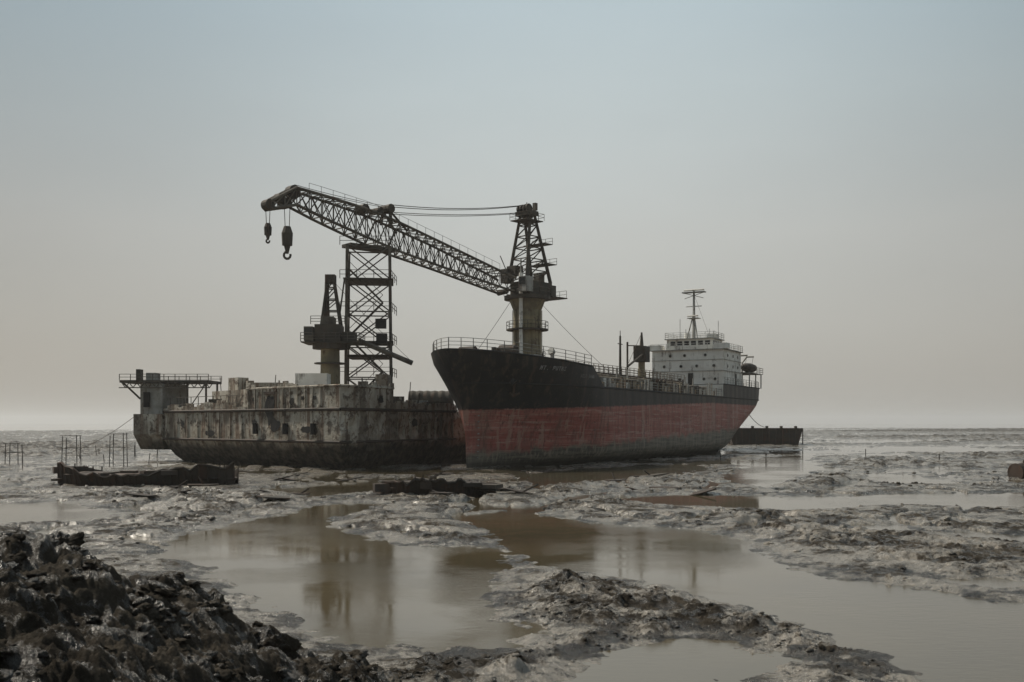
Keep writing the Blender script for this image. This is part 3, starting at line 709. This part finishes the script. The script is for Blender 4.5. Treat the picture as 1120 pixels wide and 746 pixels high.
ts=list(np.concatenate([np.linspace(.03,.86,15),np.linspace(.86,1.45,10)[1:],[1.51,1.58]]))
for t0,t1 in zip(ts[:-1],ts[1:]):
    a=bs(t0);q=bs(t1)
    for j in range(4):
        k=(j+1)%4
        b.tube(a[j],q[j],.17,'lattice',6); b.tube(q[j],q[k],.075,'lattice',4)
        b.tube(a[j],q[k],.075,'lattice',4)
        if j in(1,3): b.tube(a[k],q[j],.075,'lattice',4)
a=bs(.03); b.tube(a[0],c0+d*2.2-nn*1.7+zv*22.6,.35,'steel'); b.tube(a[1],c0+d*2.2+nn*1.7+zv*22.6,.35,'steel')
for t0,t1 in zip(ts[2:-4],ts[3:-3]):
    a=bs(t0);q=bs(t1); b.rail([a[2],q[2]],.9,'lattice',.03,2.5,1)
def sheave(t,z,r,mat='steel',w=.5):
    c=Vector((-.2-16.7*t,138-18*t,z)); b.tube(c-nn*w,c+nn*w,r,mat,14)
sheave(1.45,30.2,.75);sheave(1.58,28.3,.6);sheave(1.52,29.3,.5);sheave(1.05,29.8,.6,'steel',.7);sheave(1.49,28.8,.6)
c=Vector((-.2-16.7*.90,138-18*.90,0))
for s in(-1,1): b.tube(c+nn*s+zv*28.6,c+nn*s*.6+zv*30.4,.2,'steel'); b.tube(c+nn*s-d*2.5+zv*28.0,c+nn*s*.6+zv*30.2,.15,'steel')
b.tube(c-nn*1.0+zv*30.4,c+nn*1.0+zv*30.4,.55,'steel',12); b.tube(c+d*1.6-nn+zv*29.9,c+d*1.6+nn+zv*29.9,.4,'steel',10)
for s in(-.6,.6):
    b.cable(c+nn*s+zv*30.9,c0+d*.6+nn*s+zv*34.3,.5,.05,'steel'); b.cable(c+nn*s+zv*30.0,c0+d*.6+nn*s+zv*33.3,.35,.045,'steel')
    b.cable(c+nn*s*.6+zv*30.7,Vector((-.2-16.7*1.45,138-18*1.45,31.0))+nn*s*.6,.15,.04,'steel')
b.build('main_crane',CV)
b=MB()
def hook(x,y,zt,z1,z0,r,k=1):
    for s in(-.3*k,.3*k): b.tube((x+s,y,zt),(x+s*.7,y,z1),.045,'steel',4)
    b.tube((x,y,z1),(x,y,z1-(z1-z0)*.22),r*.6,'steel',10,r); b.tube((x,y,z1-(z1-z0)*.22),(x,y,z1-(z1-z0)*.62),r,'steel',10,r*.9); b.tube((x,y,z1-(z1-z0)*.62),(x,y,z0+.35*k),r*.6,'steel',8,r*.25)
    pts=[(x+.55*k*r*math.cos(a),y,z0+.2*k+.6*k*r*math.sin(a)) for a in np.linspace(math.pi*.6,math.pi*2.1,9)]; b.poly(pts,.13*k,'steel',6)
hook(-26.6,109.6,28.0,26.3,24.2,.42,.8); hook(-24.9,111.4,29,26.3,22.9,.62,1.1)
b.build('hook_blocks',CV)
b=MB()
b.cable((3.5,138,21.5),(14,138,11),.3,.035,'steel'); b.cable((0,138,21.5),(-8,128,9),.3,.035,'steel')
b.build('guy_wires',CV)
b=MB()
b.prism([(-44.8,119),(-41,117.6),(-38.5,126),(-44,128)],3.2,5.6,'barge'); b.prism([(-44.3,120),(-41,118.6),(-38.5,126),(-43,127)],1.4,3.2,'barge',[(-44.8,119),(-41,117.6),(-38.5,126),(-44,128)])
b.prism([(-44.2,119.6),(-41.2,118.5),(-39.6,122.5),(-42.8,124)],5.6,9.2,'pale')
b.bb(-46.3,-35.8,118.6,124,9.3,9.6,'steel')
for i in range(12): x=-46+i*.9; b.tube((x,118.5,9.3),(x+.45,118.5,8.7),.06,'lattice',4); b.tube((x+.45,118.5,8.7),(x+.9,118.5,9.3),.06,'lattice',4)
b.tube((-46.3,118.5,8.7),(-35.6,118.5,8.7),.08,'lattice',4)
b.rail([(-46.3,118.6,9.6),(-35.8,118.6,9.6)],.7,'lattice',.05,1.2,2); b.rail([(-46.3,124,9.6),(-35.8,124,9.6)],.7,'lattice',.05,1.2,2)
for x,y in((-36.2,119),(-38.4,119),(-36.2,123.5)): b.tube((x,y,5.8),(x,y,9.3),.14,'lattice')
b.tube((-46,119,9.3),(-44.2,119.6,7.4),.12,'lattice'); b.tube((-38.4,119,6),(-36.2,119,9.2),.07,'lattice',4)
b.bb(-43.5,-42.3,119.5,121,9.6,10.5,'pale'); b.bb(-44.5,-44.0,119,120,9.6,10.9,'steel')
b.bb(-43.5,-42.8,118.65,119.0,6.4,8.2,'dark')
b.cable((-44.8,119,5.2),(-60,135,.3),.5,.03,'steel')
b.build('stern_platform',CV)

# ---------------------------------------------------------------- pontoon at right
PN=empty('steel_pontoon_barge'); b=MB()
b.prism([(45.8,208),(58.4,205.4),(59.8,216),(47,219)],-.2,3.5,'rust',[(44.7,207.6),(59.3,204.9),(60.8,216.5),(46,219.5)])
for i in range(12):
    t=i/11; b.tube((44.9+14.3*t,207.5-2.7*t,.2),(44.9+14.3*t,207.5-2.7*t,3.4),.12,'rust',4)
for i in range(5): t=.1+i*.2; b.box((45.2+14*t,207.4-2.7*t,3.7),(.5,.5,.5),'steel')
b.build('pontoon_hull',PN)
RP=empty('mooring_rope'); b=MB()
sx=-6.3+.475*94+.88*2; sy=97+.88*94-.475*2
b.cable((sx,sy,9.6),(52,207,3.7),1.2,.06,'wood',14); b.build('rope_line',RP)

# ---------------------------------------------------------------- wreck sections
def wreck(name,x0,x1,y,w,hh,seed,rz=0):
    r=random.Random(seed); e_=empty(name,((x0+x1)/2,y,0),rz); b=MB(); L=x1-x0; N=26; rows=[]
    for i in range(N+1):
        t=i/N; x=-L/2+L*t; k=min(1,4.5*min(t,1-t)+.25); zt=hh*(.55+.25*math.sin(t*5+seed)+.35*(1-t)**3)*(.8+.4*r.random())
        rows.append([(x,-w*.5*k,zt),(x,-w*.38*k,-.2),(x,w*.38*k,-.2),(x,w*.5*k,zt*.8)])
    vs=[p for q in rows for p in q]; fs=[]
    for i in range(N):
        for j in range(3): a=i*4+j; fs.append((a,a+4,a+5,a+1))
    b.add(vs,fs,'rust')
    for i in range(0,N+1,1):
        p=rows[i]; b.tube(p[0],p[1],.07,'rust',4); 
        if i%3==0: b.tube(p[0],p[3],.07,'rust',4)
        b.tube(p[3],(p[3][0],p[3][1],p[3][2]+r.random()*.3),.05,'rust',4)
    b.poly([p[0] for p in rows],.09,'rust',5)
    for i in range(22):
        a=r.uniform(-L/2,L/2); b.box((a,r.uniform(-w*.45,w*.3),hh*r.uniform(.2,.6)),(r.uniform(.6,2.4),r.uniform(.3,1.2),r.uniform(.1,.5)),r.choice(['rust','steel','deck']),r.uniform(0,3))
    b.build('torn_hull_plates',e_); b=MB()
    b.add([(-L*.42,-w*.42,hh*.45),(L*.44,-w*.42,hh*.32),(L*.44,w*.4,hh*.36),(-L*.42,w*.4,hh*.5)],[(0,1,2,3)],'deck'); b.build('sunken_deck',e_)
wreck('scrapped_boat_hull',-33,-19.8,73,4.2,1.9,3,-.10)
wreck('scrapped_boat_hull',-8.0,-1.6,62.5,3.4,1.3,5,.08)
e_=empty('scrap_metal_debris'); b=MB(); r=random.Random(21)
for i in range(46):
    x=r.uniform(-24,12); y=r.uniform(56,88)
    z=float(H([x],[y])[0]); 
    if z<-.05: continue
    s=r.uniform(.3,1.3); n_=r.randint(5,8); a0=r.uniform(0,6); tl=r.uniform(-.4,.4); pts=[]
    for j in range(n_):
        an=a0+2*math.pi*j/n_; k=r.uniform(.5,1.0)*s; pts.append((x+k*1.5*math.cos(an),y+k*math.sin(an),z+.12+tl*k*math.cos(an)))
    b.add(pts+[(p[0],p[1],p[2]-.08) for p in pts],[tuple(range(n_)),tuple(range(2*n_-1,n_-1,-1))]+[(j,(j+1)%n_,n_+(j+1)%n_,n_+j) for j in range(n_)],r.choice(['rust','rust','steel','deck']))
    if r.random()<.4: b.tube((x,y,z),(x+r.uniform(-1.2,1.2),y+r.uniform(-.5,.5),z+r.uniform(.1,.7)),.06,'rust',5)
b.build('scrap_plates',e_)

def frame(name,x,y,w,h_):
    e_=empty(name,(x,y,0)); b=MB()
    for s in(-w/2,w/2):
        for k in(-.5,.5): b.tube((s,k,-.3),(s*.9,k*.9,h_*random.uniform(.92,1.05)),.045,'wood',5)
    for z in(.6,1): b.tube((-w/2-.2,-.5,h_*z),(w/2+.2,-.5,h_*z),.035,'wood',4); b.tube((-w/2-.1,.5,h_*z),(w/2+.1,.5,h_*z),.035,'wood',4)
    b.build('timber_posts',e_)
frame('timber_net_frame',-46,105,1.6,3.2); frame('timber_net_frame',-40.7,104,1.5,3.4); frame('timber_net_frame',-52.5,106,1.4,2.4)
S=empty('mooring_stakes'); b=MB()
for i in range(16): x=-62+i*1.9+random.uniform(-.5,.5); y=118+random.uniform(-8,25); b.tube((x,y,-.3),(x+random.uniform(-.2,.2),y,random.uniform(.8,2.0)),.05,'wood',4)
for i in range(7): x=random.uniform(20,60); y=random.uniform(110,190); b.tube((x,y,-.3),(x,y,random.uniform(.6,1.4)),.06,'wood',4)
b.build('stake_posts',S)
e_=empty('scrap_tank',(41.9,82,-.1),.4); b=MB(); b.tube((-1.1,0,.6),(1.2,.4,.8),.7,'rust',16); b.tube((-1.2,0,.6),(-1.1,0,.6),.76,'rust',16); b.tube((1.2,.4,.8),(1.3,.4,.8),.76,'rust',16); b.bb(-.3,.5,-.9,.6,0,.4,'rust'); b.tube((0,.1,1.2),(0,.1,1.6),.15,'rust',8); b.build('drum',e_)

# ---------------------------------------------------------------- low sea haze (real scattering volume)
m=bpy.data.materials.new('sea_haze'); m.use_nodes=True; nt=m.node_tree; nt.nodes.remove(nt.nodes['Principled BSDF'])
vs_=nt.nodes.new('ShaderNodeVolumeScatter'); vs_.inputs['Density'].default_value=.00020; vs_.inputs['Color'].default_value=(.98,.95,.90,1); vs_.inputs['Anisotropy'].default_value=.2
nt.links.new(vs_.outputs[0],nt.nodes['Material Output'].inputs['Volume']); M['haze']=m
b=MB(); b.bb(-9500,9500,-60,9800,-3,70,'haze'); b.build('sea_haze')

# ---------------------------------------------------------------- light, sky
EL=math.radians(50); AZ=math.radians(-58)
sd=Vector((math.sin(AZ)*math.cos(EL),math.cos(AZ)*math.cos(EL),math.sin(EL)))
L=bpy.data.lights.new('sun','SUN'); L.energy=4.2; L.angle=math.radians(3); L.color=(1,.92,.79)
so=bpy.data.objects.new('sun',L); scn.collection.objects.link(so); so.rotation_euler=(-sd).to_track_quat('-Z','Y').to_euler()
w=bpy.data.worlds.new('World'); scn.world=w; w.use_nodes=True; h=NT(w); bg=h.n['Background']
sky=h.node('ShaderNodeTexSky',sky_type='NISHITA'); sky.sun_disc=False; sky.sun_elevation=EL; sky.sun_rotation=AZ; sky.dust_density=4; sky.air_density=1.2
g=h.node('ShaderNodeTexCoord').outputs['Generated']; sp=h.node('ShaderNodeSeparateXYZ'); h.l.new(g,sp.inputs[0])
cr=h.node('ShaderNodeValToRGB'); h.l.new(sp.outputs[2],cr.inputs[0]); e=cr.color_ramp.elements
cols=[(0,(.345,.322,.285)),(.06,(.352,.333,.300)),(.18,(.342,.342,.322)),(.30,(.275,.325,.338)),(.42,(.195,.288,.342)),(.7,(.26,.33,.38)),(1,(.27,.33,.38))]
e[0].position=0;e[0].color=(*cols[0][1],1);e[1].position=1;e[1].color=(*cols[-1][1],1)
for p,c in cols[1:-1]: k=e.new(p); k.color=(*c,1)
hz=Vector((math.sin(math.radians(4))*math.cos(math.radians(24)),math.cos(math.radians(4))*math.cos(math.radians(24)),math.sin(math.radians(24))))
dt=h.node('ShaderNodeVectorMath',operation='DOT_PRODUCT'); h.l.new(g,dt.inputs[0]); dt.inputs[1].default_value=hz
gl=h.math('POWER',h.math('MAXIMUM',dt.outputs['Value'],0.0),11.0)
ad=h.mix(1.0,cr.outputs[0],h.mix(gl,(0,0,0),(.285,.295,.28)),'ADD')
cn=h.noise(g,2.0,4,.5,sc=(1,1,3)); ad=h.mix(1.0,ad,h.mix(h.step(cn,.3,.7),(.96,.96,.96),(1.03,1.03,1.03)),'MULTIPLY')
sk=h.mix(1.0,sky.outputs[0],(.10,.10,.10),'MULTIPLY')
fin=h.mix(.10,ad,sk)
h.l.new(fin,bg.inputs[0]); bg.inputs[1].default_value=1.0

cam=bpy.data.cameras.new('camera'); co_=bpy.data.objects.new('camera',cam); scn.collection.objects.link(co_)
co_.location=(0,0,CAMH); co_.rotation_euler=(math.radians(90),0,0); cam.lens=36*1100/1120; cam.sensor_width=36; cam.shift_y=90/1120; cam.clip_end=20000; cam.clip_start=.1
scn.camera=co_
print('verts',nr*nc,'clod',len(V))
